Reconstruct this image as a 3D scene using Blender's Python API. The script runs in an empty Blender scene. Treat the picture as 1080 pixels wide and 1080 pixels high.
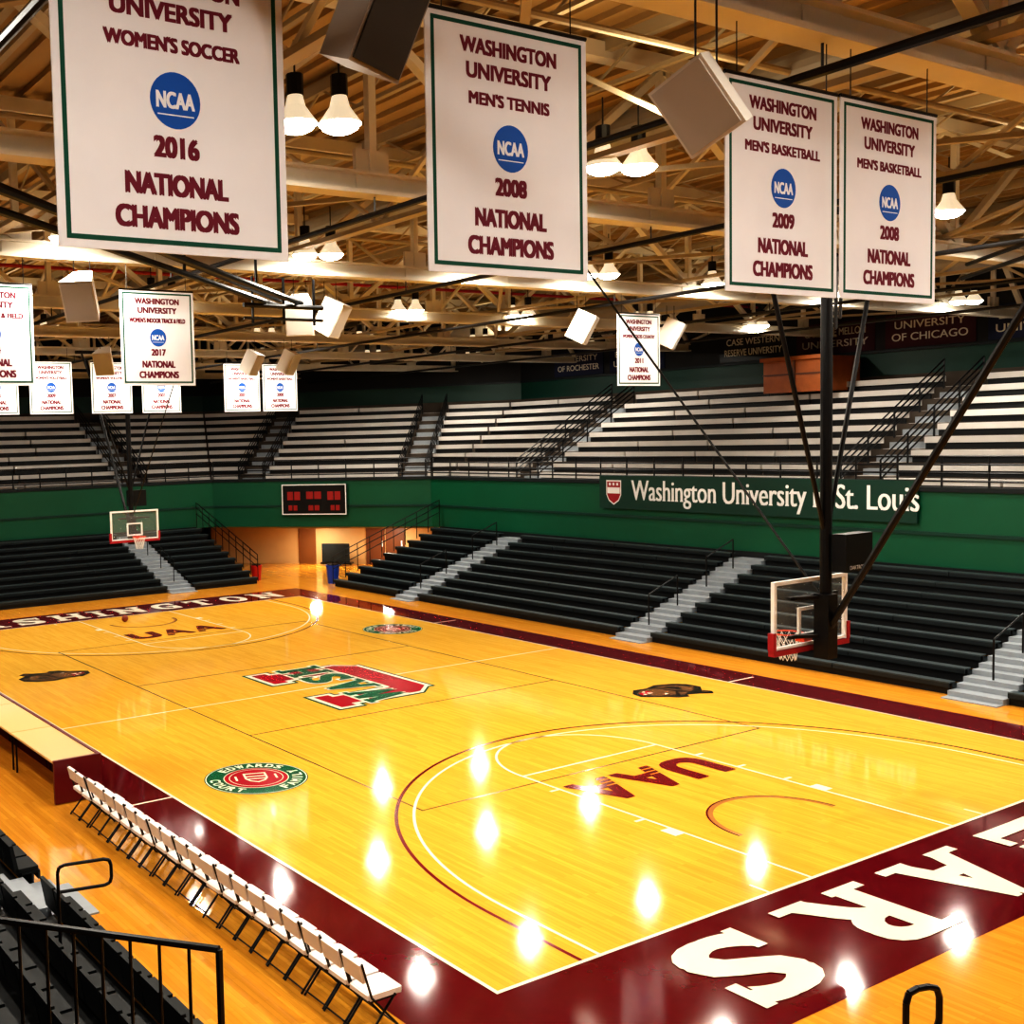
import bpy, math, random
from mathutils import Vector, Matrix
random.seed(7)
D=bpy.data; SC=bpy.context.scene
COL=bpy.context.collection
# ------------------------------------------------------------------ materials
def mat(name,col,rough=.6,metal=0,coat=0,emit=None,estr=0,noise=0,nscale=5,bump=0,spec=None,alpha=None):
    m=D.materials.new(name); m.use_nodes=True; nt=m.node_tree; b=nt.nodes['Principled BSDF']
    b.inputs['Base Color'].default_value=(*col,1); b.inputs['Roughness'].default_value=rough
    b.inputs['Metallic'].default_value=metal
    if coat: b.inputs['Coat Weight'].default_value=coat; b.inputs['Coat Roughness'].default_value=.06
    if spec is not None: b.inputs['Specular IOR Level'].default_value=spec
    if emit:
        b.inputs['Emission Color'].default_value=(*emit,1); b.inputs['Emission Strength'].default_value=estr
        try: m.cycles.emission_sampling='NONE'
        except Exception: pass
    if noise or bump:
        tc=nt.nodes.new('ShaderNodeTexCoord'); n=nt.nodes.new('ShaderNodeTexNoise'); n.inputs['Scale'].default_value=nscale; n.inputs['Detail'].default_value=4
        nt.links.new(tc.outputs['Object'],n.inputs['Vector'])
        if noise:
            r=nt.nodes.new('ShaderNodeMix'); r.data_type='RGBA'
            r.inputs[6].default_value=(*[c*(1-noise) for c in col],1); r.inputs[7].default_value=(*[min(1,c*(1+noise)) for c in col],1)
            nt.links.new(n.outputs['Fac'],r.inputs[0]); nt.links.new(r.outputs[2],b.inputs['Base Color'])
        if bump:
            bp=nt.nodes.new('ShaderNodeBump'); bp.inputs['Strength'].default_value=bump; nt.links.new(n.outputs['Fac'],bp.inputs['Height']); nt.links.new(bp.outputs[0],b.inputs['Normal'])
    if alpha is not None: b.inputs['Alpha'].default_value=alpha
    return m
FR=.07
def wood_mat(name,c1,c2,rough=FR):
    m=D.materials.new(name); m.use_nodes=True; nt=m.node_tree; N=nt.nodes; b=N['Principled BSDF']
    tc=N.new('ShaderNodeTexCoord'); mp=N.new('ShaderNodeMapping'); mp.inputs['Rotation'].default_value=(0,0,math.pi/2)
    nt.links.new(tc.outputs['Object'],mp.inputs[0])
    br=N.new('ShaderNodeTexBrick'); br.inputs['Scale'].default_value=1; br.inputs['Brick Width'].default_value=1.3; br.inputs['Row Height'].default_value=.075
    br.inputs['Mortar Size'].default_value=.002; br.inputs['Bias'].default_value=0
    br.inputs['Color1'].default_value=(*c1,1); br.inputs['Color2'].default_value=(*c2,1); br.inputs['Mortar'].default_value=(*[c*.8 for c in c2],1)
    nt.links.new(mp.outputs[0],br.inputs[0])
    mp2=N.new('ShaderNodeMapping'); mp2.inputs['Scale'].default_value=(14,.7,1); nt.links.new(tc.outputs['Object'],mp2.inputs[0])
    ns=N.new('ShaderNodeTexNoise'); ns.inputs['Scale'].default_value=1.5; ns.inputs['Detail'].default_value=5; nt.links.new(mp2.outputs[0],ns.inputs[0])
    mx=N.new('ShaderNodeMix'); mx.data_type='RGBA'; mx.blend_type='MULTIPLY'; mx.inputs[0].default_value=.3
    rp=N.new('ShaderNodeValToRGB'); rp.color_ramp.elements[0].position=.3; rp.color_ramp.elements[0].color=(.68,.60,.48,1); rp.color_ramp.elements[1].position=.7; rp.color_ramp.elements[1].color=(1,1,1,1)
    nt.links.new(ns.outputs['Fac'],rp.inputs[0]); nt.links.new(br.outputs['Color'],mx.inputs[6]); nt.links.new(rp.outputs[0],mx.inputs[7])
    nt.links.new(mx.outputs[2],b.inputs['Base Color']); b.inputs['Roughness'].default_value=rough; b.inputs['IOR'].default_value=1.42
    return m
M={}
M['maple']=wood_mat('maple_floor',(.88,.505,.072),(.79,.425,.052))
M['maple2']=wood_mat('maple_floor_outer',(.78,.37,.045),(.67,.29,.032))
M['maroon']=mat('maroon_paint',(.12,.004,.009),FR,noise=.1)
M['white_paint']=mat('white_paint',(.86,.81,.64),FR+.02)
M['dark_line']=mat('dark_line',(.16,.10,.02),.16)
M['red_paint']=mat('red_paint',(.42,.010,.025),.12)
M['uaa_paint']=mat('maroon_logo_paint',(.19,.008,.010),.12)
M['green_paint']=mat('green_paint',(0,.12,.05),.12)
M['brown_paint']=mat('brown_paint',(.022,.010,.007),.14)
M['tan_paint']=mat('tan_paint',(.20,.08,.028),.14)
M['arc_paint']=mat('arc_paint',(.45,.2,.05),.14)
M['green_wall']=mat('green_wall',(.002,.095,.045),.45,noise=.08,nscale=1)
M['dkgreen']=mat('dark_green_wall',(.001,.042,.028),.5,noise=.1,nscale=1)
M['black_wall']=mat('black_wall',(.008,.008,.009),.7)
M['tan_wall']=mat('tan_wall',(.60,.40,.18),.6,noise=.08,nscale=2)
M['door']=mat('door_brown',(.14,.05,.02),.4)
M['deck']=mat('roof_deck',(.38,.26,.12),.75,noise=.15,nscale=.7)
M['steel']=mat('truss_paint',(.66,.62,.52),.5,noise=.1,nscale=2)
M['jsteel']=mat('joist_paint',(.42,.36,.25),.6,noise=.1,nscale=2)
M['duct']=mat('duct_metal',(.34,.33,.31),.45,metal=.3)
M['black']=mat('black_metal',(.006,.006,.007),.4,metal=.2)
M['bench']=mat('bench_dark',(.014,.020,.023),.5,noise=.2,nscale=3,spec=.3)
M['benchtop']=mat('bench_top',(.042,.058,.064),.45,noise=.2,nscale=3,spec=.35)
M['seatblk']=mat('chairback_black',(.008,.010,.011),.55,spec=.25)
M['riser']=mat('riser_black',(.004,.005,.006),.6)
M['stair']=mat('stair_grey',(.30,.33,.36),.5,noise=.15,nscale=4)
M['conc']=mat('concrete_dark',(.075,.055,.04),.8,noise=.2,nscale=2)
M['alum']=mat('bench_white',(.64,.60,.56),.4,noise=.12,nscale=1.2)
M['cloth']=mat('banner_cloth',(.78,.78,.82),.8,noise=.06,nscale=2)
M['bgreen']=mat('banner_green',(.0,.075,.045),.8)
M['bmaroon']=mat('banner_maroon',(.15,.006,.025),.8)
M['cmaroon']=mat('conference_maroon',(.05,.005,.012),.8)
M['bblue']=mat('banner_blue',(.0,.09,.42),.7)
M['navy']=mat('navy_cloth',(.01,.015,.05),.8)
M['spk']=mat('speaker_cabinet',(.68,.64,.58),.6)
M['spkf']=mat('speaker_grille',(.48,.45,.41),.7,bump=.4,nscale=200)
M['dkspk']=mat('speaker_dark',(.30,.27,.24),.6)
M['dkgr']=mat('speaker_grille_dark',(.04,.036,.032),.7,bump=.4,nscale=200)
M['pad']=mat('chair_pad',(.85,.80,.78),.45)
M['glass']=mat('backboard_glass',(.8,.85,.85),.05,alpha=.07)
M['whitef']=mat('white_frame',(.85,.85,.85),.4)
M['rim']=mat('orange_rim',(.65,.05,.01),.4)
M['redpad']=mat('red_pad',(.35,.01,.02),.5)
M['net']=mat('net_white',(.8,.8,.8),.8)
M['wood']=mat('booth_wood',(.40,.12,.025),.4,noise=.25,nscale=4)
M['tabletop']=mat('table_top',(.80,.52,.22),.35)
M['tmaroon']=mat('table_maroon',(.15,.006,.012),.35)
M['led']=mat('led_red',(.2,.01,.01),.4,emit=(1,.05,.03),estr=.08)
M['blue']=mat('blue_plastic',(.01,.05,.35),.4)
M['redpl']=mat('red_plastic',(.5,.02,.01),.4)
M['lampglow']=mat('lamp_glow',(1,1,1),.4,emit=(1,.95,.86),estr=20)
M['reflector']=mat('lamp_reflector',(.75,.72,.65),.35,emit=(1,.86,.62),estr=.5)
M['ballo']=mat('ball_orange',(.22,.04,.01),.6)
# ------------------------------------------------------------------ mesh builder
class MB:
    def __init__(s): s.v=[];s.f=[];s.mi=[];s.ms=[]
    def m(s,name):
        if name not in s.ms: s.ms.append(name)
        return s.ms.index(name)
    def add(s,vs,fs,mn):
        o=len(s.v); s.v+= [tuple(v) for v in vs]; i=s.m(mn)
        for f in fs: s.f.append([o+a for a in f]); s.mi.append(i)
    def hexa(s,p,mn): # 8 corners bottom 4 ccw, top 4
        s.add(p,[(3,2,1,0),(4,5,6,7),(0,1,5,4),(1,2,6,5),(2,3,7,6),(3,0,4,7)],mn)
    def box(s,x0,x1,y0,y1,z0,z1,mn): s.hexa([(x0,y0,z0),(x1,y0,z0),(x1,y1,z0),(x0,y1,z0),(x0,y0,z1),(x1,y0,z1),(x1,y1,z1),(x0,y1,z1)],mn)
    def obox(s,mtx,sx,sy,sz,mn):
        s.hexa([mtx@Vector((a*sx/2,b*sy/2,c*sz/2)) for c in(-1,1) for a,b in((-1,-1),(1,-1),(1,1),(-1,1))],mn)
    def beam(s,a,b,w,h,mn):
        a=Vector(a);b=Vector(b);d=(b-a);L=d.length;d.normalize()
        up=Vector((0,0,1)) if abs(d.z)<.95 else Vector((0,1,0))
        r=d.cross(up).normalized();u=r.cross(d)
        p=[]
        for q in(a,b):
            p.append([q-r*w/2-u*h/2,q+r*w/2-u*h/2,q+r*w/2+u*h/2,q-r*w/2+u*h/2])
        s.hexa(p[0]+p[1],mn)
    def cyl(s,a,b,r,mn,n=8,r2=None,cap=True):
        a=Vector(a);b=Vector(b);d=(b-a).normalized(); r2=r if r2 is None else r2
        up=Vector((0,0,1)) if abs(d.z)<.95 else Vector((0,1,0))
        x=d.cross(up).normalized();y=x.cross(d); vs=[]
        for q,rr in((a,r),(b,r2)):
            for i in range(n):
                t=2*math.pi*i/n; vs.append(q+x*math.cos(t)*rr+y*math.sin(t)*rr)
        fs=[(i,(i+1)%n,n+(i+1)%n,n+i) for i in range(n)]
        if cap: fs+=[tuple(range(n)),tuple(range(n,2*n))]
        s.add(vs,fs,mn)
    def tube(s,pts,r,mn,n=6):
        for a,b in zip(pts,pts[1:]): s.cyl(a,b,r,mn,n)
    def poly(s,pts,z,mn): s.add([(x,y,z) for x,y in pts],[tuple(range(len(pts)))],mn)
    def arc(s,cx,cy,r0,r1,t0,t1,z,mn,n=64):
        vs=[];fs=[]
        for i in range(n+1):
            t=t0+(t1-t0)*i/n
            vs+=[(cx+math.cos(t)*r0,cy+math.sin(t)*r0,z),(cx+math.cos(t)*r1,cy+math.sin(t)*r1,z)]
        for i in range(n): fs.append((2*i,2*i+1,2*i+3,2*i+2))
        s.add(vs,fs,mn)
    def rect(s,x0,x1,y0,y1,z,mn): s.poly([(x0,y0),(x1,y0),(x1,y1),(x0,y1)],z,mn)
    def mesh(s,vs,fs,mtx,mn): s.add([mtx@Vector(v) for v in vs],fs,mn)
    def obj(s,name,parent=None,smooth=False,recalc=False):
        me=D.meshes.new(name); me.from_pydata(s.v,[],s.f)
        for n in s.ms: me.materials.append(M[n])
        me.polygons.foreach_set('material_index',s.mi)
        if smooth: me.polygons.foreach_set('use_smooth',[True]*len(s.f))
        me.update()
        o=D.objects.new(name,me); COL.objects.link(o)
        if parent: o.parent=parent
        return o
def empty(name,loc=(0,0,0)):
    o=D.objects.new(name,None); o.location=loc; COL.objects.link(o); return o
_tc={}
def glyphs(body):
    k=body
    if k in _tc: return _tc[k]
    cu=D.curves.new('t','FONT'); cu.body=body; cu.size=1; cu.resolution_u=4
    o=D.objects.new('t',cu); COL.objects.link(o)
    bpy.context.view_layer.update()
    dg=bpy.context.evaluated_depsgraph_get(); me=D.meshes.new_from_object(o.evaluated_get(dg))
    vs=[v.co.copy() for v in me.vertices]; fs=[tuple(p.vertices) for p in me.polygons]
    D.objects.remove(o); D.curves.remove(cu); D.meshes.remove(me)
    x0=min(v.x for v in vs);x1=max(v.x for v in vs);y0=min(v.y for v in vs);y1=max(v.y for v in vs)
    vs=[Vector((v.x-x0,v.y-y0,0)) for v in vs]
    _tc[k]=(vs,fs,x1-x0,y1-y0); return _tc[k]
LY=.0005
def text(mb,body,mtx,w,h,mn,bold=.05,lay=LY):
    """text centred on mtx origin (XY plane) filling w x h; bold = extra stroke as a fraction of h (layered copies)"""
    vs,fs,W,H=glyphs(body)
    a=bold*h; sx=(w-2*a)/W; sy=(h-2*a*.6)/H
    offs=[(0,0)] if bold==0 else [(-a,-a*.6),(a,-a*.6),(-a,a*.6),(a,a*.6),(0,0)]
    for k,(dx,dy) in enumerate(offs):
        mb.mesh([Vector(((v.x-W/2)*sx+dx,(v.y-H/2)*sy+dy,k*lay)) for v in vs],fs,mtx,mn)
SER={'A':[(-.16,.30,0,.11),(.70,1.16,0,.11)],'R':[(-.18,.35,0,.11),(-.18,.2,.89,1),(.66,1.16,0,.11)],
'E':[(-.16,.2,0,.14),(-.16,.2,.86,1),(.86,1.02,0,.36),(.86,1.02,.64,1),(.64,.74,.34,.66)],'B':[(-.18,.2,0,.12),(-.18,.2,.88,1)],
'S':[(.84,.98,.64,1),(.0,.14,0,.36)],'W':[(-.08,.26,.89,1),(.38,.62,.89,1),(.74,1.08,.89,1)],'H':[(-.14,.36,0,.12),(-.14,.36,.88,1),(.64,1.14,0,.12),(.64,1.14,.88,1)],
'I':[(-.7,1.7,0,.12),(-.7,1.7,.88,1)],'N':[(-.14,.36,0,.12),(-.14,.2,.88,1),(.64,1.14,.88,1)],'G':[(.82,.98,.64,1)],'T':[(-.02,.14,.64,1),(.86,1.02,.64,1),(.25,.75,0,.12)],'O':[],'U':[(-.14,.38,.87,1),(.62,1.14,.87,1)]}
def slab(mb,word,mtx,total,h,mn,gap=.3,zo=0,grow=0,bold=.05):
    ws=[.45 if c=='I' else (1.35 if c=='W' else 1.0) for c in word]
    unit=total/(sum(ws)+gap*(len(word)-1)); x=-total/2
    for c,wu in zip(word,ws):
        w=wu*unit; iw=w*.86 if c!='I' else w*.5
        cx=x+w/2
        text(mb,c,mtx@Matrix.Translation((cx,0,zo)),iw+grow*2,h+grow*2,mn,bold)
        for q,(a,b,c0,c1) in enumerate(SER[c]):
            X0=cx+(a-.5)*iw-grow;X1=cx+(b-.5)*iw+grow;Y0=(c0-.5)*h-grow;Y1=(c1-.5)*h+grow; zz=zo+.003+q*.0004
            mb.mesh([(X0,Y0,zz),(X1,Y0,zz),(X1,Y1,zz),(X0,Y1,zz)],[(0,1,2,3)],mtx,mn)
        x+=w+gap*unit
def serif_text(mb,body,mtx,total,h,mn):
    """mixed-case line with small foot/head serifs added to straight stems"""
    vs,fs,W,H=glyphs(body); sx=total/W; sy=h/H
    for k,dx in enumerate((-.018,.018)):
        mb.mesh([Vector(((v.x-W/2)*sx+dx,(v.y-H/2)*sy,k*.001)) for v in vs],fs,mtx,mn)
    # locate stems: vertices at the baseline grouped into runs
    base=min(v.y for v in vs if True)
    ys=sorted(set(round(v.y,3) for v in vs))
    from collections import Counter
    cnt=Counter(round(v.y,2) for v in vs)
    bl=max((c,y) for y,c in cnt.items() if y<H*.5)[1]
    for level in (bl,):
        xs=sorted(v.x for v in vs if abs(v.y-level)<.012)
        i=0
        while i<len(xs)-1:
            if .03<xs[i+1]-xs[i]<.14:
                x0=(xs[i]-.045-W/2)*sx;x1=(xs[i+1]+.045-W/2)*sx;y0=(level-H/2)*sy
                mb.mesh([(x0,y0,.003),(x1,y0,.003),(x1,y0+.045,.003),(x0,y0+.045,.003)],[(0,1,2,3)],mtx,mn); i+=2
            else: i+=1
# ------------------------------------------------------------------ room shell
L=28.65;W=15.24
b=MB(); b.box(-26,34,-24,50,-.3,0,'maple2'); b.obj('floor')
b=MB(); b.box(-26,34,-24,50,12.6,12.8,'deck')
x=-26
while x<34:
    b.box(x,x+.1,-24,50,12.5,12.6,'deck'); x+=.55
b.obj('ceiling')
b=MB(); b.box(-26.3,-26,-24,50,0,12.8,'black_wall'); b.obj('wall_left')
b=MB(); b.box(-26,34,-24.3,-24,0,12.8,'black_wall'); b.obj('wall_near')
A1=Vector((24,31,0));A2=Vector((17,39.3,0))
Tc=(A2-A1).normalized();Nc=Vector((-Tc.y,Tc.x,0))*-1
LC=(A2-A1).length
m1=math.tan(.5*math.acos(Nc.x));m2=math.tan(.5*math.acos(Nc.y))
wings={'right':(Vector((24,-16,0)),Vector((0,1,0)),Vector((1,0,0)),47,0,m1,[12.2,27.4,42.3]),
       'corner':(A1,Tc,Nc,LC,m1,m2,[1.2,9.4]),
       'far':(A2,Vector((-1,0,0)),Vector((0,1,0)),40,m2,0,[3.5,14.5,25.5])}
def wbox(mb,wg,s0,s1,d0,d1,z0,z1,mn,ms=0,me=0):
    O,T,N=wg[0],wg[1],wg[2]
    def P(s,d,z): return O+T*s+N*d+Vector((0,0,z))
    a0=s0-d0*ms;a1=s0-d1*ms;b0=s1+d0*me;b1=s1+d1*me
    mb.hexa([P(a0,d0,z0),P(b0,d0,z0),P(b1,d1,z0),P(a1,d1,z0),P(a0,d0,z1),P(b0,d0,z1),P(b1,d1,z1),P(a1,d1,z1)],mn)
for nm,wg in wings.items():
    O,T,N,Ls,ms,me,ai=wg
    b=MB()
    wbox(b,wg,0,Ls,8.6,8.9,0,8.1,'conc',ms,me)
    wbox(b,wg,0,Ls,8.6,8.9,8.1,9.0,'dkgreen',ms,me)
    wbox(b,wg,0,Ls,8.6,8.9,9.0,12.6,'black_wall',ms,me)
    wbox(b,wg,0,Ls,8.5,8.59,8.95,9.05,'bench',ms,me)
    b.obj('wall_'+nm)
ROWS=9;RUN=.74;RISE=.41;Z0=4.2
for nm,wg in wings.items():
    O,T,N,Ls,ms,me,ai=wg
    b=MB()
    wbox(b,wg,0,Ls,0,.25,2.15,3.1,'green_wall',ms,me)
    wbox(b,wg,0,Ls,-.05,.25,3.1,3.2,'dkgreen',ms,me)
    wbox(b,wg,0,Ls,0,.25,3.2,4.35,'green_wall',ms,me)
    wbox(b,wg,0,Ls,-.06,.3,4.35,4.48,'bench',ms,me)
    wbox(b,wg,0,Ls,.25,8.58,4.0,4.2,'conc',ms,me)
    b.obj('balcony_fascia')
    b=MB(); n=int(Ls/1.25)
    for i in range(n+1):
        p=O+T*(i*Ls/n)+N*.1
        b.cyl(p+Vector((0,0,4.48)),p+Vector((0,0,5.35)),.03,'black',6)
    for z in(4.65,4.88,5.12,5.35):
        a=O+N*.1+Vector((0,0,z)); b.cyl(a,a+T*Ls,.03,'black',6)
    b.obj('balcony_railing')
    b=MB(); r=MB(); st=MB()
    for k in range(ROWS):
        d=1.5+k*RUN; z=Z0+k*RISE
        wbox(b,wg,0,Ls,d,d+RUN+.02 if k<ROWS-1 else 8.58,4.2,z+.05,'conc',ms,me)
        s=-d*ms; e=Ls+d*me; brk=sorted([a for a in ai if 0<a<Ls]); cur=s
        for a in brk+[None]:
            end=(a-.7) if a is not None else e
            if end-cur>.5:
                nn=max(1,int((end-cur)/random.uniform(2.6,5.0))); seg=(end-cur)/nn
                for j in range(nn):
                    q0=cur+j*seg+.04; q1=cur+(j+1)*seg-.04
                    wbox(b,wg,q0,q1,d+.02,d+.30,z+.24,z+.44,'alum')
                    wbox(b,wg,q0,q1,d+.10,d+.14,z+.05,z+.24,'riser')
            if a is not None: cur=a+.7
        for a in brk:
            for h in(0,1):
                wbox(st,wg,a-.6,a+.6,d-.35+h*.37,d+.04+h*.37,z-.2-.2*(1-h),z+.06-.2*(1-h),'alum' if h else 'stair')
    b.obj('stadium_bench_seating')
    if st.v: st.obj('concrete_aisle_stairs')
    for a in [a for a in ai if 0<a<Ls]:
        for sd in(-.65,.65):
            for k in range(0,ROWS,2):
                p=O+T*(a+sd)+N*(1.5+k*RUN)+Vector((0,0,Z0+k*RISE))
                r.cyl(p,p+Vector((0,0,1.0)),.03,'black',6)
            p0=O+T*(a+sd)+N*1.5+Vector((0,0,Z0)); p1=O+T*(a+sd)+N*(1.5+8*RUN)+Vector((0,0,Z0+8*RISE))
            for h in(.4,.6,.8,1.0): r.cyl(p0+Vector((0,0,h)),p1+Vector((0,0,h)),.026,'black',6)
    if r.v: r.obj('aisle_handrail')
b=MB(); wg=wings['corner']
wbox(b,wg,0,LC,3.2,3.4,0,2.2,'tan_wall',m1,m2)
wbox(b,wg,0,LC,.25,3.4,2.06,2.14,'tan_wall',m1,m2)
b.obj('wall_entry')
b=MB()
for s in(2.0,3.0): 
    wbox(b,wg,s,s+.95,3.12,3.195,0,2.0,'door'); wbox(b,wg,s+.1,s+.16,3.06,3.12,.9,1.2,'whitef')
b.obj('door_1')
b=MB(); wbox(b,wg,6.6,7.5,3.12,3.195,0,2.0,'tan_paint'); b.obj('door_2')
b=MB()
for i in range(6): wbox(b,wg,4.6+i*.02,6.0+i*.02,2.3+i*.05,2.33+i*.05,.2,1.1,'bench')
wbox(b,wg,4.5,6.1,2.2,2.7,.1,.18,'black')
for s in(4.6,6.0):
    p=wg[0]+wg[1]*s+wg[2]*2.45; b.cyl(p+Vector((0,0,.05)),p+Vector((0,.01,.14)),.05,'black')
b.obj('folding_table_cart')
for s in(2.5,6.2):  # made-up fixtures, added to brighten the entry under the balcony
    p=wg[0]+wg[1]*s+wg[2]*1.7
    par=empty('added_entry_fill',(p.x,p.y,2.03))
    b=MB(); b.cyl((0,0,0),(0,0,.03),.3,'lampglow',20); b.obj('lens',par)  # glowing disc belongs to the added entry fill
    ld=D.lights.new('entry_fill_light','AREA'); ld.shape='DISK'; ld.size=.55; ld.energy=75; ld.color=(1,.92,.75)
    l=D.objects.new('entry_fill_light',ld); COL.objects.link(l); l.parent=par; l.location=(0,0,-.02)
def bleacher(name,O,T,N,Ls,aisles,rows=9,run=.667,rise=.235,backs=False):
    O=Vector(O);T=Vector(T);N=Vector(N); wg=(O,T,N)
    par=empty(name,O)
    b=MB(); bt='seatblk' if backs else 'benchtop'; dk='riser' if backs else 'bench'
    for k in range(rows):
        d=k*run; zt=.3+k*rise
        cur=0
        for a in list(aisles)+[None]:
            e=a-.62 if a is not None else Ls
            nn=max(1,round((e-cur)/2.6)); seg=(e-cur)/nn
            for j in range(nn):
                q0=cur+j*seg+.012; q1=cur+(j+1)*seg-.012
                wbox(b,wg,q0,q1,d,d+.27,zt-.03,zt,bt); wbox(b,wg,q0,q1,d,d+.03,zt-.13,zt-.03,'bench')
            wbox(b,wg,cur,e,d+.10,d+.13,0 if k==0 else zt-.35,zt-.03,'riser')
            wbox(b,wg,cur,e,d+.26,d+run+.12,zt-.22,zt-.16,dk)
            if backs:
                ns=max(1,int((e-cur)/.5)); sg_=(e-cur)/ns
                for j in range(ns):
                    q0=cur+j*sg_+.03;q1=cur+(j+1)*sg_-.03
                    p=[O+T*q+N*(d+dd)+Vector((0,0,z_)) for z_,d0,d1 in((zt+.02,.30,.36),(zt+.42,.38,.43)) for q,dd in((q0,d0),(q1,d0),(q1,d1),(q0,d1))]
                    b.hexa(p,'seatblk')
                    wbox(b,wg,q0,q1,d+.02,d+.34,zt+.005,zt+.06,'seatblk')
            cur=a+.62 if a is not None else Ls
        for a in aisles:
            wbox(b,wg,a-.6,a+.6,d-.12,d+run,max(0,zt-.30),zt-.16,'stair')
            wbox(b,wg,a-.6,a+.6,d-.12-.28,d-.10,max(0,zt-.40),zt-.275,'stair')
    for k in range(rows):
        for q in(0,Ls-.03): wbox(b,wg,q,q+.03,k*run+.1,(k+1)*run+.1,0,.1+k*rise,'riser')
    wbox(b,wg,0,Ls,rows*run-.1,rows*run-.05,0,.1+rows*rise,'riser')
    b.v=[tuple(Vector(v)-O) for v in b.v]
    b.obj('benches',par)
    r=MB()
    for a in aisles:
        for k in(1,5):
            if backs and a<12: continue
            p=O+T*(a)+N*(k*run)+Vector((0,0,.3+k*rise-.17)); q=p+N*(1.3)+Vector((0,0,2*rise))
            r.tube([p,p+Vector((0,0,.95)),q+Vector((0,0,.95)),q],.022,'black')
    for z in(.45,.75,1.0):
        r.cyl(O+T*Ls+Vector((0,0,.3+z)),O+T*Ls+N*(rows*run-.1)+Vector((0,0,.3+rows*rise+z)),.02,'black',6)
    for k in range(0,rows+1,1):
        p=O+T*Ls+N*(k*run*.98)+Vector((0,0,.1+k*rise)); r.cyl(p,p+Vector((0,0,1.2)),.02,'black',6)
    r.v=[tuple(Vector(v)-O) for v in r.v]
    r.obj('handrails',par)
    return par
bleacher('retractable_bleacher',(18,-6,0),(0,1,0),(1,0,0),36.3,[10.0,19.9,31.1])
bleacher('retractable_bleacher',(-12,33.3,0),(1,0,0),(0,1,0),28,[8,24.2])
bleacher('retractable_bleacher',(-3.4,-.8,0),(0,1,0),(-1,0,0),30,[6.0,16,25],rows=8,backs=True)
# ------------------------------------------------------------------ court
b=MB(); z=.003
b.rect(-1.3,16.5,-2.25,30.9,z,'maroon')
b.rect(0,W,0,L,.006,'maple')
court=empty('basketball_court')
b.obj('court_surface',court)
b=MB(); z=.009; lw=.055
for r in((-lw,0,-lw,L+lw),(W,W+lw,-lw,L+lw)): b.rect(*r,z,'white_paint')
for r in((0,W,-lw,0),(0,W,L,L+lw),(0,W,L/2-.025,L/2+.025)): b.rect(*r,z+.0004,'white_paint')
vx0,vx1,vy0,vy1=3.12,12.12,L/2-9,L/2+9
for r in((vx0,vx0+.04,vy0,vy1),(vx1-.04,vx1,vy0,vy1)): b.rect(*r,z-.001,'dark_line')
for r in((vx0,vx1,vy0,vy0+.04),(vx0,vx1,vy1-.04,vy1),(vx0,vx1,L/2-3.04,L/2-3),(vx0,vx1,L/2+3,L/2+3.04)): b.rect(*r,z-.0014,'dark_line')
for end in(0,1):
    def Y(y): return y if end==0 else L-y
    def rc(x0,x1,y0,y1,zz,mn):
        a,c=sorted((Y(y0),Y(y1))); b.rect(x0,x1,a,c,zz,mn)
    cx=W/2; cy=Y(1.575); sg=1 if end==0 else -1
    for R_,mn,w_ in((6.02,'white_paint',.05),(6.32,'uaa_paint',.06)):
        b.arc(cx,cy,R_-w_,R_,0,sg*math.pi,z,mn,96)
        rc(cx-R_,cx-R_+w_,0,1.575,z,mn); rc(cx+R_-w_,cx+R_,0,1.575,z,mn)
    for xx in(cx-1.83,cx+1.78): rc(xx,xx+.05,0,5.79,z+.0006,'white_paint')
    rc(cx-1.78,cx+1.78,5.74,5.79,z+.0006,'white_paint')
    b.arc(cx,Y(5.79),1.78,1.83,0,sg*math.pi,z,'white_paint',48)
    b.arc(cx,cy,1.22,1.25,0,sg*math.pi,z,'uaa_paint',40)
    b.arc(cx,cy,1.14,1.22,0,sg*math.pi,z-.001,'arc_paint',40)
    for yy in(2.13,2.9,3.85,4.8):
        for sx in(-1,1):
            x0=cx+sx*1.83; w_=.3 if yy<2.5 else .06
            rc(min(x0,x0+sx*.2),max(x0,x0+sx*.2),yy,yy+w_,z+.001,'white_paint')
    for xx in(cx-1.83-.9,cx+1.83+.9): rc(xx-.02,xx+.02,0,.3,z,'white_paint')
for yy in(8.5,20.1):
    for x0,x1 in((-1.0,-.06),(W+.06,W+1.0)): b.rect(x0,x1,yy-.03,yy+.03,z,'white_paint')
b.obj('court_lines',court)
b=MB(); Zt=.012
def FM(x,y,ang,zz=Zt): return Matrix.Translation((x,y,zz))@Matrix.Rotation(math.radians(ang),4,'Z')
slab(b,'BEARS',FM(W/2-.06,-1.17,180),11.1,1.5,'white_paint',gap=.46,bold=.06)
slab(b,'WASHINGTON',FM(W/2,L+1.13,0),14.6,1.42,'white_paint',gap=.3)
b.obj('endline_lettering',court)
b=MB()
def uaa(x,y,ang):
    mt=FM(x,y,ang)
    for i,c in enumerate('UAA'):
        text(b,c,mt@Matrix.Translation(((i-1)*1.14,0,0)),1.05,1.1,'uaa_paint',.045 if c=='A' else .07)
    for j in range(3):
        yy=-.42+j*.14
        for x0 in(-.5,1.14-.5):
            b.mesh([(x0+.0,yy,.004),(x0+.36,yy,.004),(x0+.36,yy+.03,.004),(x0+.0,yy+.03,.004)],[(0,1,2,3)],mt,'maple')
uaa(W/2,4.35,180); uaa(W/2,L-4.35,0)
b.obj('conference_logo',court)
b=MB()
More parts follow.
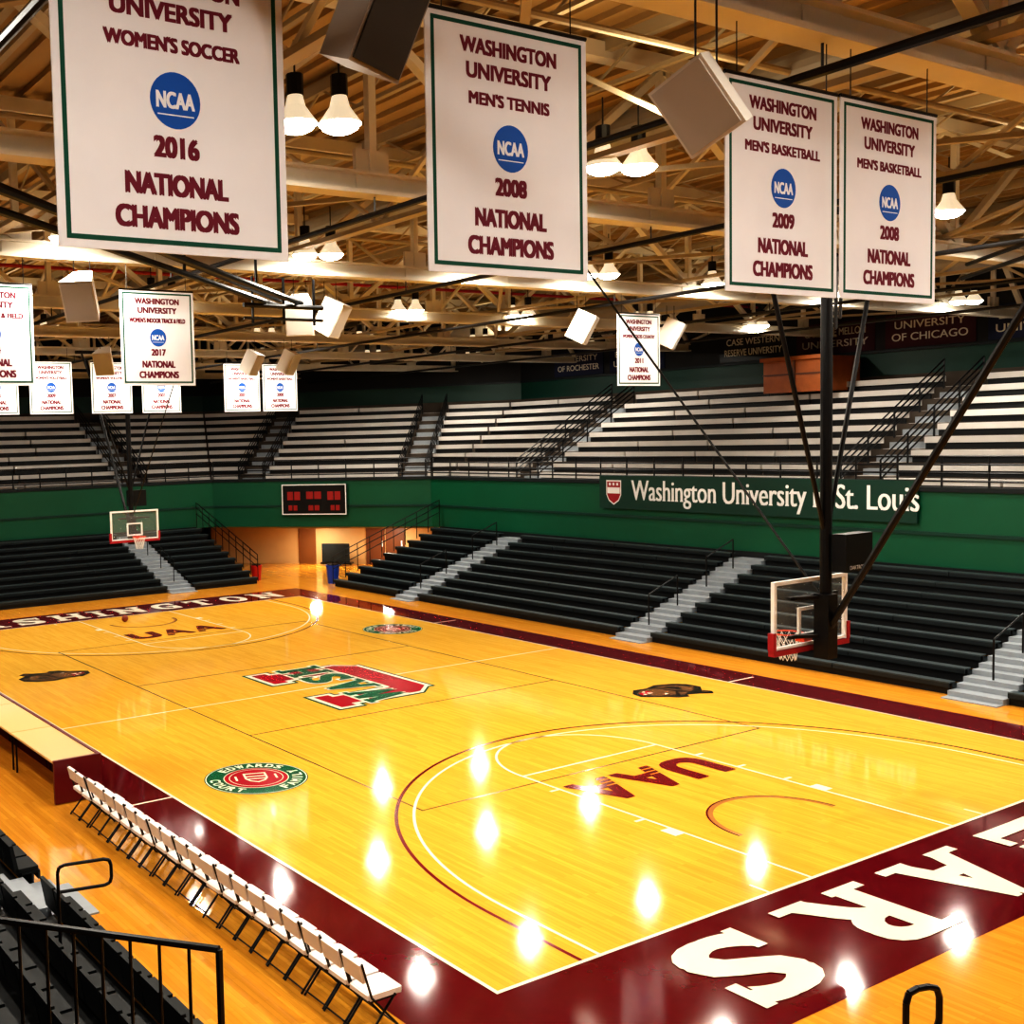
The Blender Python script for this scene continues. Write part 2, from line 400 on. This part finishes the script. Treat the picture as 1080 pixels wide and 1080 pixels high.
def seal(x,y,ang):
    b.arc(x,y,0,.98,0,2*math.pi,.010,'green_paint',64); b.arc(x,y,.94,.96,0,2*math.pi,.012,'white_paint',64)
    b.arc(x,y,0,.62,0,2*math.pi,.012,'white_paint',64); b.arc(x,y,0,.60,0,2*math.pi,.014,'red_paint',64)
    b.arc(x,y,.50,.515,0,2*math.pi,.016,'white_paint',64)
    mt=FM(x,y,ang,.017)
    sh=[(-.22,.28),(.22,.28),(.22,-.05),(.15,-.2),(0,-.3),(-.15,-.2),(-.22,-.05)]
    b.mesh([(p[0],p[1],0) for p in sh],[tuple(range(7))],mt,'white_paint')
    b.mesh([(p[0]*.82,p[1]*.82,.001) for p in sh],[tuple(range(7))],mt,'red_paint')
    for yy in(.05,-.1): b.mesh([(-.18,yy,.002),(.18,yy,.002),(.18,yy+.05,.002),(-.18,yy+.05,.002)],[(0,1,2,3)],mt,'white_paint')
    for wd in(-.40,.36): 
        b.mesh([(wd,-.12,0),(wd+.04,-.12,0),(wd+.04,.14,0),(wd,.14,0)],[(0,1,2,3)],mt,'white_paint')
    def ring(word,c,inv,step=14.5):
        n=len(word)
        for i,ch in enumerate(word):
            a=c+(i-(n-1)/2)*(-step if not inv else step)
            r_=Matrix.Rotation(math.radians(ang+a),4,'Z')@Matrix.Translation((.78,0,0))@Matrix.Rotation(math.radians(-90 if not inv else 90),4,'Z')
            text(b,ch,Matrix.Translation((x,y,.0135))@r_,.05 if ch=='I' else .16,.2,'white_paint',.05)
    ring('EDWARDS',90,False); ring('FAMILY',-20,True); ring('COURT',-150,True)
seal(1.75,8.6,-20); seal(13.5,20.05,160)
b.obj('court_seal',court)
b=MB()
def bear(x,y,ang,fl=1):
    mt=FM(x,y,ang,.011)
    def P(pts,mn,zz): b.mesh([(p[0]*fl,p[1],zz) for p in pts],[tuple(range(len(pts)))],mt,mn)
    head=[(-.85,-.25),(-.6,-.48),(-.15,-.62),(.25,-.5),(.62,-.55),(.92,-.3),(.98,0),(.8,.15),(.55,.3),(.35,.52),(.1,.6),(0,.45),(-.3,.55),(-.55,.72),(-.72,.55),(-.62,.35),(-.88,.1)]
    P([(p[0]*1.06,p[1]*1.06) for p in head],'brown_paint',0)
    P([(.1,-.42),(.55,-.46),(.86,-.28),(.9,-.05),(.72,.1),(.4,.28),(.18,.3),(-.05,.1)],'tan_paint',.001)
    P([(-.7,-.2),(-.35,-.48),(0,-.5),(-.1,-.1),(-.35,.3),(-.6,.2)],'tan_paint',.001)
    P([(-.5,-.15),(-.3,-.36),(-.1,-.34),(-.3,.1)],'brown_paint',.002)
    P([(-.25,.3),(-.02,.18),(.1,.4),(0,.42)],'tan_paint',.001); P([(-.8,-.1),(-.7,-.05),(-.72,.08),(-.82,.05)],'tan_paint',.001)
    P([(.45,-.35),(.85,-.25),(.88,-.08),(.5,-.12)],'red_paint',.003)
    P([(.5,-.1),(.6,-.22),(.66,-.1)],'white_paint',.004); P([(.7,-.1),(.77,-.2),(.82,-.08)],'white_paint',.004)
    P([(.55,-.34),(.62,-.24),(.68,-.31)],'white_paint',.004)
    P([(.75,.1),(.95,.06),(.9,-.06),(.74,-.02)],'brown_paint',.004)
    P([(.25,.15),(.4,.18),(.36,.1)],'white_paint',.004); P([(.2,.22),(.45,.25),(.4,.2)],'brown_paint',.004); P([(-.5,.5),(-.6,.62),(-.66,.5),(-.58,.42)],'tan_paint',.003)
bear(1.8,20.05,0); bear(13.4,8.7,180)
b.obj('bear_logo',court)
b=MB(); mt=FM(W/2,L/2,90)
def block_u(s,mn,zz):
    t=.80;w_=1.95;h_=1.5; e=s; q=0
    for (x0,x1,y0,y1) in((-w_-e,-w_+t+e,-h_+.5,h_+e),(w_-t-e,w_+e,-h_+.5,h_+e),(-w_+.45-e,w_-.45+e,-h_-e,-h_+t+e),(-w_-.22-e,-w_+t+.22+e,h_-.42-e,h_+e),(w_-t-.22-e,w_+.22+e,h_-.42-e,h_+e)):
        q+=.0003; b.mesh([(x0,y0,zz+q),(x1,y0,zz+q),(x1,y1,zz+q),(x0,y1,zz+q)],[(0,1,2,3)],mt,mn)
    for sx in(-1,1):
        q+=.0003; pts=[(sx*(w_+e),-h_+.5),(sx*(w_-.45),-h_-e),(sx*(w_-1.2),-h_+.2),(sx*(w_-t),-h_+.9)]
        b.mesh([(p[0],p[1],zz+q) for p in pts],[(0,1,2,3)],mt,mn)
block_u(.20,'green_paint',-.001); block_u(.13,'white_paint',.0015); block_u(0,'red_paint',.004)
slab(b,'WASH',mt@Matrix.Translation((0,.05,0)),4.5,1.3,'white_paint',gap=.12,zo=.007,grow=.07)
slab(b,'WASH',mt@Matrix.Translation((0,.05,0)),4.5,1.3,'green_paint',gap=.12,zo=.012)
b.obj('center_logo',court)
# ------------------------------------------------------------------ courtside folding chairs
cb=MB()
def chair(mb):
    def rb(x0,x1,y0,y1,z0,z1,mn,bv=.02):
        mb.box(x0+bv,x1-bv,y0,y1,z0,z1,mn); mb.box(x0,x1,y0+bv,y1-bv,z0+.005,z1-.005,mn)
    rb(-.2,.24,-.19,.19,.43,.49,'pad')
    m_=Matrix.Translation((-.25,0,.74))@Matrix.Rotation(math.radians(-12),4,'Y')
    mb.obox(m_,.05,.34,.21,'pad'); mb.obox(m_,.04,.37,.18,'pad')
    for s in(-.19,.19):
        mb.tube([(.24,s,0),(-.16,s,.46),(-.28,s,.86)],.014,'black'); mb.tube([(-.26,s,0),(.14,s,.44)],.014,'black')
    mb.cyl((.2,-.19,.05),(.2,.19,.05),.01,'black',6); mb.cyl((-.24,-.19,.05),(-.24,.19,.05),.01,'black',6)
    mb.box(-.16,.18,-.16,.16,.39,.43,'black')
chair(cb); o0=cb.obj('folding_chair'); me=o0.data
n=21
for i in range(n):
    o=o0 if i==0 else D.objects.new('folding_chair',me)
    if i: COL.objects.link(o)
    o.location=(-1.62+random.uniform(-.02,.02),.12+i*.42,0.004); o.rotation_euler=(0,0,random.uniform(-.02,.02))
b=MB()
for i in range(4):
    y0=9.35+i*2.45;y1=y0+2.42
    b.box(-1.95,-1.12,y0,y1,.74,.78,'tabletop'); b.box(-1.12,-1.06,y0,y1,.02,.80,'tmaroon')
    for yy in(y0+.1,y1-.1):
        for xx in(-1.88,-1.2): b.cyl((xx,yy,.004),(xx,yy,.74),.02,'black',6)
b.box(-1.95,-1.06,9.29,9.35,.02,.80,'tmaroon')
b.obj('scorers_table')
# ------------------------------------------------------------------ baskets (ceiling hung)
def basket(end):
    par=empty('basketball_hoop',(0,0,0)); sg=1 if end==0 else -1
    def Y(y): return y if end==0 else L-y
    cx=W/2
    def P(x,y,z): return (x,Y(y),z)
    b=MB(); yb=1.22
    b.box(cx-.9,cx+.9,min(Y(yb-.01),Y(yb+.01)),max(Y(yb-.01),Y(yb+.01)),2.93,3.95,'glass'); b.obj('glass_board',par)
    b=MB()
    def yb2(y0,y1): return sorted((Y(y0),Y(y1)))
    a,c=yb2(yb-.03,yb+.03)
    b.box(cx-.93,cx-.87,a,c,2.9,3.98,'whitef');b.box(cx+.87,cx+.93,a,c,2.9,3.98,'whitef');b.box(cx-.87,cx+.87,a,c,3.92,3.98,'whitef');b.box(cx-.87,cx+.87,a,c,2.93,2.97,'whitef')
    for x0,x1,z0,z1 in((-.3,.3,3.07,3.12),(-.3,.3,3.48,3.53),(-.3,-.25,3.12,3.48),(.25,.3,3.12,3.48)): b.box(cx+x0,cx+x1,a+.01,c-.01,z0,z1,'whitef')
    a,c=yb2(yb-.05,yb+.05)
    b.box(cx-.96,cx+.96,a,c,2.84,2.92,'redpad')
    for sx in(-1,1): b.box(cx+sx*.94-.035,cx+sx*.94+.035,a,c,2.92,3.2,'redpad')
    b.obj('board_frame',par)
    b=MB(); pts=[P(cx+.23*math.cos(t),1.22+.38+.23*math.sin(t),3.05) for t in [2*math.pi*i/24 for i in range(25)]]
    b.tube(pts,.014,'rim'); b.box(cx-.1,cx+.1,min(Y(1.25),Y(1.4)),max(Y(1.25),Y(1.4)),2.96,3.05,'rim')
    for i in range(12):
        t=2*math.pi*i/12; t2=t+math.pi/6
        for q in(t2,t-math.pi/6): b.tube([P(cx+.22*math.cos(t),1.6+.22*math.sin(t),3.04),P(cx+.16*math.cos(q),1.6+.16*math.sin(q),2.82),P(cx+.12*math.cos(t),1.6+.12*math.sin(t),2.62)],.006,'net',4)
    b.obj('rim_and_net',par)
    b=MB(); ym=.96
    b.cyl(P(cx,ym,2.78),P(cx,ym,9.72),.085,'black',12)
    b.box(cx-.12,cx+.12,min(Y(.84),Y(1.08)),max(Y(.84),Y(1.08)),2.75,3.75,'black')
    for z in(3.1,3.7):
        for sx in(-.5,.5): b.beam(P(cx,ym,z),P(cx+sx,1.18,z),.05,.05,'black')
        b.beam(P(cx-.6,1.17,z),P(cx+.6,1.17,z),.05,.05,'black')
    b.cyl(P(cx,ym-.05,3.2),P(cx,-2.9,9.68),.055,'black')
    b.cyl(P(cx,ym,3.6),P(cx,6.0,9.65),.02,'black')
    b.cyl(P(cx,ym,4.6),P(cx-1.7,1.0,9.65),.035,'black'); b.cyl(P(cx,ym,4.6),P(cx+1.5,1.0,9.65),.035,'black')
    b.cyl(P(cx-1.9,1,9.6),P(cx+1.9,1,9.6),.06,'black')
    b.obj('support_mast',par)
    b=MB(); a,c=sorted((Y(.62),Y(.85)))
    b.box(cx-.02,cx+.66,a,c,4.1,4.68,'black')
    mt=Matrix.Translation((cx+.32,.61 if end==0 else L-.61,4.17))@Matrix.Rotation(math.radians(90),4,'X')@Matrix.Rotation(math.radians(0 if end==0 else 180),4,'Y')
    text(b,'DAKTRONICS',mt,.5,.06,'whitef',0)
    b.obj('shot_clock',par)
basket(0); basket(1)
# ------------------------------------------------------------------ championship banners
def banner(x,y,z0,lines,w=1.52,h=1.78):
    b=MB(); b.box(-w/2,w/2,-.006,.006,0,h,'cloth')
    e=.05;t=.028
    for x0,x1,a0,a1 in((-w/2+e,w/2-e,e,e+t),(-w/2+e,w/2-e,h-e-t,h-e),(-w/2+e,-w/2+e+t,e+t,h-e-t),(w/2-e-t,w/2-e,e+t,h-e-t)):
        b.box(x0,x1,-.008,.008,a0,a1,'bgreen')
    T=lambda fy,o_=-.0068:Matrix.Translation((0,o_,fy*h))@Matrix.Rotation(math.radians(90),4,'X')
    ly=.0002
    text(b,'WASHINGTON',T(.885),w*.60,.112,'bmaroon',.065,ly); text(b,'UNIVERSITY',T(.79),w*.53,.112,'bmaroon',.065,ly)
    text(b,lines[0],T(.685),min(w*.76,w*.042*len(lines[0])),.092,'bmaroon',.07,ly)
    b.cyl((0,-.006,.505*h),(0,-.009,.505*h),.165,'bblue',32)
    text(b,'NCAA',T(.505,-.0095),.255,.10,'cloth',.05,ly)
    b.mesh([(-.12,-.09,0),(.12,-.09,0),(.12,-.082,0),(-.12,-.082,0)],[(0,1,2,3)],T(.505,-.0095),'cloth')
    text(b,lines[1],T(.35),w*.20,.128,'bmaroon',.07,ly)
    text(b,'NATIONAL',T(.225),w*.45,.132,'bmaroon',.07,ly); text(b,'CHAMPIONS',T(.115),w*.54,.132,'bmaroon',.07,ly)
    b.cyl((-w/2,0,h),(w/2,0,h),.018,'black'); 
    for s in(-.4,.4): b.cyl((s*w,0,h),(s*w,0,9.68-z0),.006,'black',4)
    o=b.obj('championship_banner'); o.location=(x+w/2,y,z0); return o
Yb=-3.3
for x,yr,l in((-6.10,Yb,("WOMEN'S SOCCER",'2016')),(-3.45,Yb,("MEN'S TENNIS",'2008')),(-.34,Yb,("MEN'S BASKETBALL",'2009')),(1.20,Yb-.02,("MEN'S BASKETBALL",'2008')),
  (-3.30,9.9,("MEN'S TRACK & FIELD",'2014')),(-.12,9.9,("WOMEN'S INDOOR TRACK & FIELD",'2017')),(12.97,9.9,("WOMEN'S CROSS COUNTRY",'2011')),
  (1.9,27.0,("WOMEN'S BASKETBALL",'1998')),(3.8,27.0,("WOMEN'S VOLLEYBALL",'2009')),(6.0,27.0,("WOMEN'S VOLLEYBALL",'2007')),(7.9,27.0,("WOMEN'S VOLLEYBALL",'2003')),(11.2,27.0,("WOMEN'S BASKETBALL",'2001')),(12.85,27.0,("WOMEN'S BASKETBALL",'2000'))):
    banner(x,yr,7.48 if yr<0 else 7.44,l)
# ------------------------------------------------------------------ wall banner on fascia
b=MB(); b.box(23.88,23.93,8.7,20.7,3.42,4.66,'dkgreen')
mt=Matrix.Translation((23.875,13.9,4.02))@Matrix(((0,0,-1,0),(-1,0,0,0),(0,1,0,0),(0,0,0,1)))
serif_text(b,'Washington University in St. Louis',mt,10.5,.98,'whitef')
sh=[(-.36,.45),(.36,.45),(.36,-.1),(.25,-.32),(0,-.48),(-.25,-.32),(-.36,-.1)]
mt2=Matrix.Translation((23.875,20.0,4.04))@Matrix(((0,0,-1,0),(-1,0,0,0),(0,1,0,0),(0,0,0,1)))
b.mesh([(p[0],p[1],0) for p in sh],[tuple(range(7))],mt2,'whitef')
b.mesh([(p[0]*.88,p[1]*.88,.004) for p in sh],[tuple(range(7))],mt2,'redpad')
b.mesh([(-.3,-.05,.008),(.3,-.05,.008),(.3,.18,.008),(-.3,.18,.008)],[(0,1,2,3)],mt2,'whitef')
for sx in(-.18,0,.18): b.mesh([(sx-.05,.25,.008),(sx+.05,.25,.008),(sx+.05,.35,.008),(sx-.05,.35,.008)],[(0,1,2,3)],mt2,'whitef')
b.obj('university_wall_banner')
b=MB(); wg=wings['corner']; s0,s1=4.0,7.2
wbox(b,wg,s0,s1,-.22,-.07,2.75,4.2,'black')
for (a0,a1,z0,z1) in((s0,s1,4.15,4.2),(s0,s1,2.75,2.8),(s0,s0+.05,2.8,4.15),(s1-.05,s1,2.8,4.15)): wbox(b,wg,a0,a1,-.235,-.2,z0,z1,'whitef')
for q0,q1,z0,z1 in((.25,.95,3.45,3.85),(1.2,2.0,3.5,3.85),(2.25,2.95,3.45,3.85),(.3,.8,2.95,3.2),(1.3,1.9,2.95,3.2),(2.4,2.9,2.95,3.2)):
    m_=2
    w_=(q1-q0)/m_
    for i in range(m_): wbox(b,wg,s0+q0+i*w_+.03,s0+q0+(i+1)*w_-.03,-.24,-.2,z0,z1,'led')
b.obj('scoreboard')
for i,(yy,nmz,mn) in enumerate(((20.4,'CASE WESTERN/RESERVE UNIVERSITY','black'),(16.8,'CARNEGIE MELLON/UNIVERSITY','cmaroon'),(13.2,'UNIVERSITY/OF CHICAGO','cmaroon'),(9.6,'EMORY/UNIVERSITY','navy'),(6.0,'NEW YORK/UNIVERSITY','black'),(26.5,'BRANDEIS/UNIVERSITY','navy'),(30.1,'UNIVERSITY/OF ROCHESTER','navy'))):
    b=MB(); b.box(-.02,.02,-1.6,1.6,-.6,.6,mn)
    l1,l2=nmz.split('/')
    for l,zz,wv in((l1,.22,2.5),(l2,-.22,2.7)):
        m_=Matrix.Translation((-.03,0,zz))@Matrix(((0,0,-1,0),(-1,0,0,0),(0,1,0,0),(0,0,0,1))); text(b,l,m_,wv,.28,'steel',.02,.001)
    o=b.obj('conference_banner'); o.location=(32.575,yy,9.68)
b=MB(); b.box(30.2,32.3,15.6,18.2,7.6,8.9,'wood'); b.box(30.1,30.2,15.5,18.3,8.8,8.95,'wood'); b.box(30.15,30.2,16.85,16.95,7.6,8.8,'door'); b.box(30.15,30.2,15.6,18.2,8.25,8.31,'door')
b.obj('wooden_press_booth')
# ------------------------------------------------------------------ roof structure
trY=[-16.6,-9.95,-3.28,3.4,10.0,16.7,23.4,30.1,36.8,43.5]
for y in trY:
    b=MB(); zb=9.72; zt=12.2; xe=32.3
    b.box(-25.8,xe,y-.16,y+.16,zb-.03,zb+.03,'steel'); b.box(-25.8,xe,y-.02,y+.02,zb+.03,zb+.24,'steel'); b.box(-25.8,xe,y-.14,y+.14,zb+.24,zb+.28,'steel')
    b.box(-25.8,xe,y-.13,y+.13,zt,zt+.25,'steel')
    x=-25.6;k=0
    while x<xe-.1:
        b.box(x-.06,x+.06,y-.06,y+.06,zb+.28,zt,'steel')
        nx=min(xe,x+2.95)
        if k%2==0: b.beam((x,y,zb+.3),(nx,y,zt),.16,.12,'steel')
        else: b.beam((x,y,zt),(nx,y,zb+.3),.16,.12,'steel')
        b.box(x-.28,x+.28,y-.035,y+.035,zb+.03,zb+.6,'steel')
        x+=2.95;k+=1
    b.obj('roof_truss')
b=MB(); x=-24
while x<32.4:
    b.box(x-.07,x+.07,-23.9,44,12.3,12.5,'jsteel'); b.box(x-.05,x+.05,-23.9,44,11.75,11.82,'jsteel')
    y=-23.8;k=0
    while y<43.5:
        b.beam((x,y,11.78 if k%2 else 12.35),(x,y+1.1,12.35 if k%2 else 11.78),.035,.035,'jsteel'); y+=1.1;k+=1
    x+=2.95
b.obj('roof_joists')
b=MB()
for i,x in enumerate((-14.2,-8.3,-2.4,3.5,9.4,15.3,21.2,26.4)):
    b.box(x-.09,x+.09,-20,43.5,10.05,10.13,'jsteel')
    for j,y in enumerate(trY[:-1]):
        b.beam((x,y,10.1),(x+5.9,trY[j+1],10.1),.09,.07,'jsteel') if (i+j)%2==0 else b.beam((x+5.9,y,10.1),(x,trY[j+1],10.1),.09,.07,'jsteel')
        ym=(y+trY[j+1])/2
        b.beam((x,y,12.2),(x,ym,10.1),.08,.07,'steel'); b.beam((x,trY[j+1],12.2),(x,ym,10.1),.08,.07,'steel')
b.obj('roof_bracing')
b=MB()
for x in(-5.6,1.0,6.6,13.0,19.0,25.0): b.cyl((x,-20,9.45),(x,43,9.45),.045,'black',8)
for y in(-6,0.4,6.8,13.2,20,27,33): b.cyl((-25.5,y,11.2),(32.3,y,11.2),.05,'redpad' if y==20 else 'jsteel',8)
for x in(-5.6,1.0,6.6,13.0,19.0,25.0):
    for y in trY[:-1]: b.cyl((x,y,9.45),(x,y,9.70),.015,'black',4)
b.obj('overhead_conduit')
b=MB(); b.cyl((24.5,-20,10.9),(24.5,43,10.9),.42,'duct',20); b.cyl((-14,-20,10.9),(-14,43,10.9),.42,'duct',20); b.cyl((6.2,-20,11.2),(6.2,43,11.2),.34,'duct',20); b.obj('air_duct')
b=MB()
for o_ in((0,0,0),(.0,.0,.35),(.3,-.3,.1)):
    b.cyl((-6+o_[0],3.2+o_[1],9.45+o_[2]),(3.3+o_[0],9.8+o_[1],9.0+o_[2]*.4),.06,'black')
for t in(.15,.4,.65,.9):
    x=-6+9.3*t;y=3.2+6.6*t; b.cyl((x,y,9.2),(x,y,9.85),.03,'black',6)
for xx in(2.4,3.1,3.8): b.cyl((xx,9.35,8.6),(xx,9.35,9.5),.03,'black',6)
b.cyl((2.2,9.35,8.95),(4.0,9.35,8.95),.05,'black'); b.cyl((2.2,9.35,8.7),(4.0,9.35,8.7),.03,'black')
b.obj('folded_basket_frame')
b=MB()
for o_ in((0,0,0),(.2,.0,.3)):
    b.cyl((11.5+o_[0],3.3,9.5+o_[2]),(22+o_[0],10,9.1+o_[2]),.045,'black')
    b.cyl((10.5+o_[0],-3.2,9.4+o_[2]),(16+o_[0],3.4,9.3+o_[2]),.045,'black')
b.obj('folded_basket_frame')
# ------------------------------------------------------------------ speakers
def speaker(x,y,z,yaw,tilt,s=.62,dark=False,roll=0):
    b=MB(); c='dkspk' if dark else 'spk'
    w=s*.5;h=s*.62;d=s*.42
    fr=[(-w,-d,-h),(w,-d,-h),(w,-d,h),(-w,-d,h)]; bk=[(-w*.55,d,-h),(w*.55,d,-h),(w*.55,d,h),(-w*.55,d,h)]
    b.add(fr+bk,[(0,1,2,3),(5,4,7,6),(0,4,5,1),(3,2,6,7),(1,5,6,2),(4,0,3,7)],c)
    b.box(-w*.9,w*.9,-d-.015,-d+.01,-h*.92,h*.92,'spkf' if not dark else 'dkgr')
    mt=Matrix.Rotation(math.radians(yaw),4,'Z')@Matrix.Rotation(math.radians(tilt),4,'X')@Matrix.Rotation(math.radians(roll),4,'Y')
    b.v=[tuple(mt@Vector(v)) for v in b.v]
    b.tube([(-.25*s,0,.4*s),(-.25*s,0,9.7-z)],.008,'black'); b.tube([(.25*s,0,.4*s),(.25*s,0,9.7-z)],.008,'black')
    o=b.obj('loudspeaker'); o.location=(x,y,z)
speaker(-1.27,-3.85,8.75,-75,24,.47,False,-24); speaker(-4.04,-3.5,9.0,10,25,.48,True,8)
for x,y in((-1.1,9.2),(4.2,10.5),(5.1,10.7),(12.6,10.7),(16.7,11.4),(10.1,23),(11.3,22.6),(5.0,23.2)): speaker(x,y,8.95,random.choice((-40,35,50)),28,.60)
# ------------------------------------------------------------------ lamps
def lampmesh():
    b=MB(); n=20
    prof=[(.05,.34),(.09,.32),(.12,.20),(.19,.10),(.25,.02),(.255,0)]
    vs=[];fs=[]
    for r_,z_ in prof:
        for i in range(n): vs.append((r_*math.cos(2*math.pi*i/n),r_*math.sin(2*math.pi*i/n),z_))
    for j in range(len(prof)-1):
        for i in range(n): fs.append((j*n+i,j*n+(i+1)%n,(j+1)*n+(i+1)%n,(j+1)*n+i))
    b.add(vs,fs,'reflector')
    vs=[];fs=[]; pr=[(.245,.01),(.21,-.05),(.13,-.09),(.02,-.105)]
    for r_,z_ in pr:
        for i in range(n): vs.append((r_*math.cos(2*math.pi*i/n),r_*math.sin(2*math.pi*i/n),z_))
    for j in range(len(pr)-1):
        for i in range(n): fs.append((j*n+i,j*n+(i+1)%n,(j+1)*n+(i+1)%n,(j+1)*n+i))
    fs.append(tuple(range(3*n,4*n))); b.add(vs,fs,'lampglow')
    b.cyl((0,0,.32),(0,0,.56),.10,'black',10); b.cyl((0,0,.55),(0,0,.95),.012,'black',5)
    return b
lo=None
for y in(-11.5,-6.6,1.6,9.3,16.6,24.8,32.0):  # negative-y rows are out of view, added to light the front banners
    for x in(-12,-6.5,-1.1,3.9,8.3,11.7,16.1,21.6,27.5):
        if x==8.3 and y not in(9.3,24.8): continue
        if x==-12 and y in(-11.5,1.6,24.8): continue
        par=empty('highbay_light',(x,y,9.98))
        for k,(dx,dy) in enumerate(((-.24,.1),(.24,-.1))):
            if lo is None: lb=lampmesh(); lo=lb.obj('lamp',par); o=lo
            else: o=D.objects.new('lamp',lo.data); COL.objects.link(o); o.parent=par
            o.location=(dx,dy,0)
        ld=D.lights.new('lamp_light','AREA'); ld.shape='DISK'; ld.size=.30; ld.energy=(215 if y>-3 else (105 if x<5 else 165)); ld.color=(1,.94,.83)
        l=D.objects.new('lamp_light',ld); COL.objects.link(l); l.parent=par; l.location=(0,0,-.12)
for y in(0,13,26):  # added fill lights without fixtures, brighten the roof deck and joists
    for x in(-7,3,13,23):
        ld=D.lights.new('roof_fill_data','AREA'); ld.shape='DISK'; ld.size=1.2; ld.energy=62; ld.color=(1,.80,.50)
        l=D.objects.new('added_roof_fill',ld); COL.objects.link(l); l.location=(x+.4,y+.6,10.3); l.rotation_euler=(math.pi,0,0)
# ------------------------------------------------------------------ small stuff
def bin_(name,x,y,mn,s=1):
    b=MB(); b.cyl((0,0,0),(0,0,.7*s),.22*s,mn,16,.28*s); b.cyl((0,0,.7*s),(0,0,.76*s),.30*s,mn,16); b.cyl((0,0,.76*s),(0,0,.80*s),.24*s,'black',16)
    o=b.obj(name); o.location=(x,y,0)
bin_('blue_trash_bin',18.6,31.2,'blue',1.05); bin_('red_trash_bin',16.6,34.5,'redpl',.9)
me=D.meshes.new('basketball'); import bmesh
bm=bmesh.new(); bmesh.ops.create_uvsphere(bm,u_segments=20,v_segments=12,radius=.12); bm.to_mesh(me); me.materials.append(M['ballo']); me.polygons.foreach_set('use_smooth',[True]*len(me.polygons))
o=D.objects.new('basketball',me); COL.objects.link(o); o.location=(7.1,27.4,.13)
b=MB(); A=Vector((-7.6,.07,2.05));B_=Vector((-5.05,-2.95,2.05)); n=18
for i in range(n+1):
    p=A.lerp(B_,i/n); b.cyl(p,p+Vector((0,0,.93)),.013 if i not in(0,n,9) else .027,'black',6)
for z_ in(.08,.93): b.cyl(A+Vector((0,0,z_)),B_+Vector((0,0,z_)),.026,'black',8)
b.obj('safety_railing')
b=MB(); b.hexa([(-8.9,-.85,0),(-11,-.9,0),(-11,-3.4,0),(-5.0,-3.0,0),(-8.9,-.85,2.04),(-11,-.9,2.04),(-11,-3.4,2.04),(-5.0,-3.0,2.04)],'riser')
b.hexa([(-7.75,.1,1.96),(-9,-.85,1.96),(-6.8,-.95,1.96),(-6.75,-.95,1.96),(-7.75,.1,2.04),(-9,-.85,2.04),(-6.8,-.95,2.04),(-6.75,-.95,2.04)],'riser'); b.obj('landing_platform')
def loop(name,p,d,w=.55,h=.8):
    p=Vector(p);d=Vector(d).normalized(); up=Vector((0,0,1))
    pts=[p,p+up*(h-.08),p+up*(h-.02)+d*.02,p+up*h+d*.08,p+up*h+d*(w-.08),p+up*(h-.02)+d*(w-.02),p+up*(h-.08)+d*w,p+up*(h-.22)+d*w,p+up*(h-.28)+d*(w-.02),p+up*(h-.3)+d*(w-.08),p+up*(h-.3)+d*.02]
    b=MB(); b.tube(pts,.02,'black',8); b.obj(name)
loop('aisle_grab_rail',(-4.35,2.3,.75),(1,-.2,0),.6,.95)
loop('aisle_grab_rail',(-1.88,-5.72,2.12),(1,-.3,0),.24,.85)
# ------------------------------------------------------------------ camera
def camR(y,p,r):
    f=Vector((math.sin(y)*math.cos(p),math.cos(y)*math.cos(p),math.sin(p))); r0=Vector((math.cos(y),-math.sin(y),0)); u0=r0.cross(f)
    return r0*math.cos(r)+u0*math.sin(r),-r0*math.sin(r)+u0*math.cos(r),f
ri,up,fw=camR(math.radians(30.561),math.radians(-3.704),math.radians(-1.627))
cam=D.cameras.new('camera'); co=D.objects.new('camera',cam); COL.objects.link(co)
mw=Matrix((ri,up,-fw)).transposed().to_4x4(); mw.translation=Vector((-8.333,-9.380,6.354)); co.matrix_world=mw
cam.sensor_width=36; cam.sensor_fit='HORIZONTAL'; cam.lens=1173.3/1080*36; cam.shift_x=(540-288)/1080; cam.clip_end=300; cam.clip_start=.05
SC.camera=co
w=D.worlds.new('w'); SC.world=w; w.use_nodes=True; w.node_tree.nodes['Background'].inputs[0].default_value=(.02,.018,.015,1); w.node_tree.nodes['Background'].inputs[1].default_value=.3
try: SC.view_settings.view_transform='Standard'; SC.view_settings.look='High Contrast'
except Exception as e: print(e)
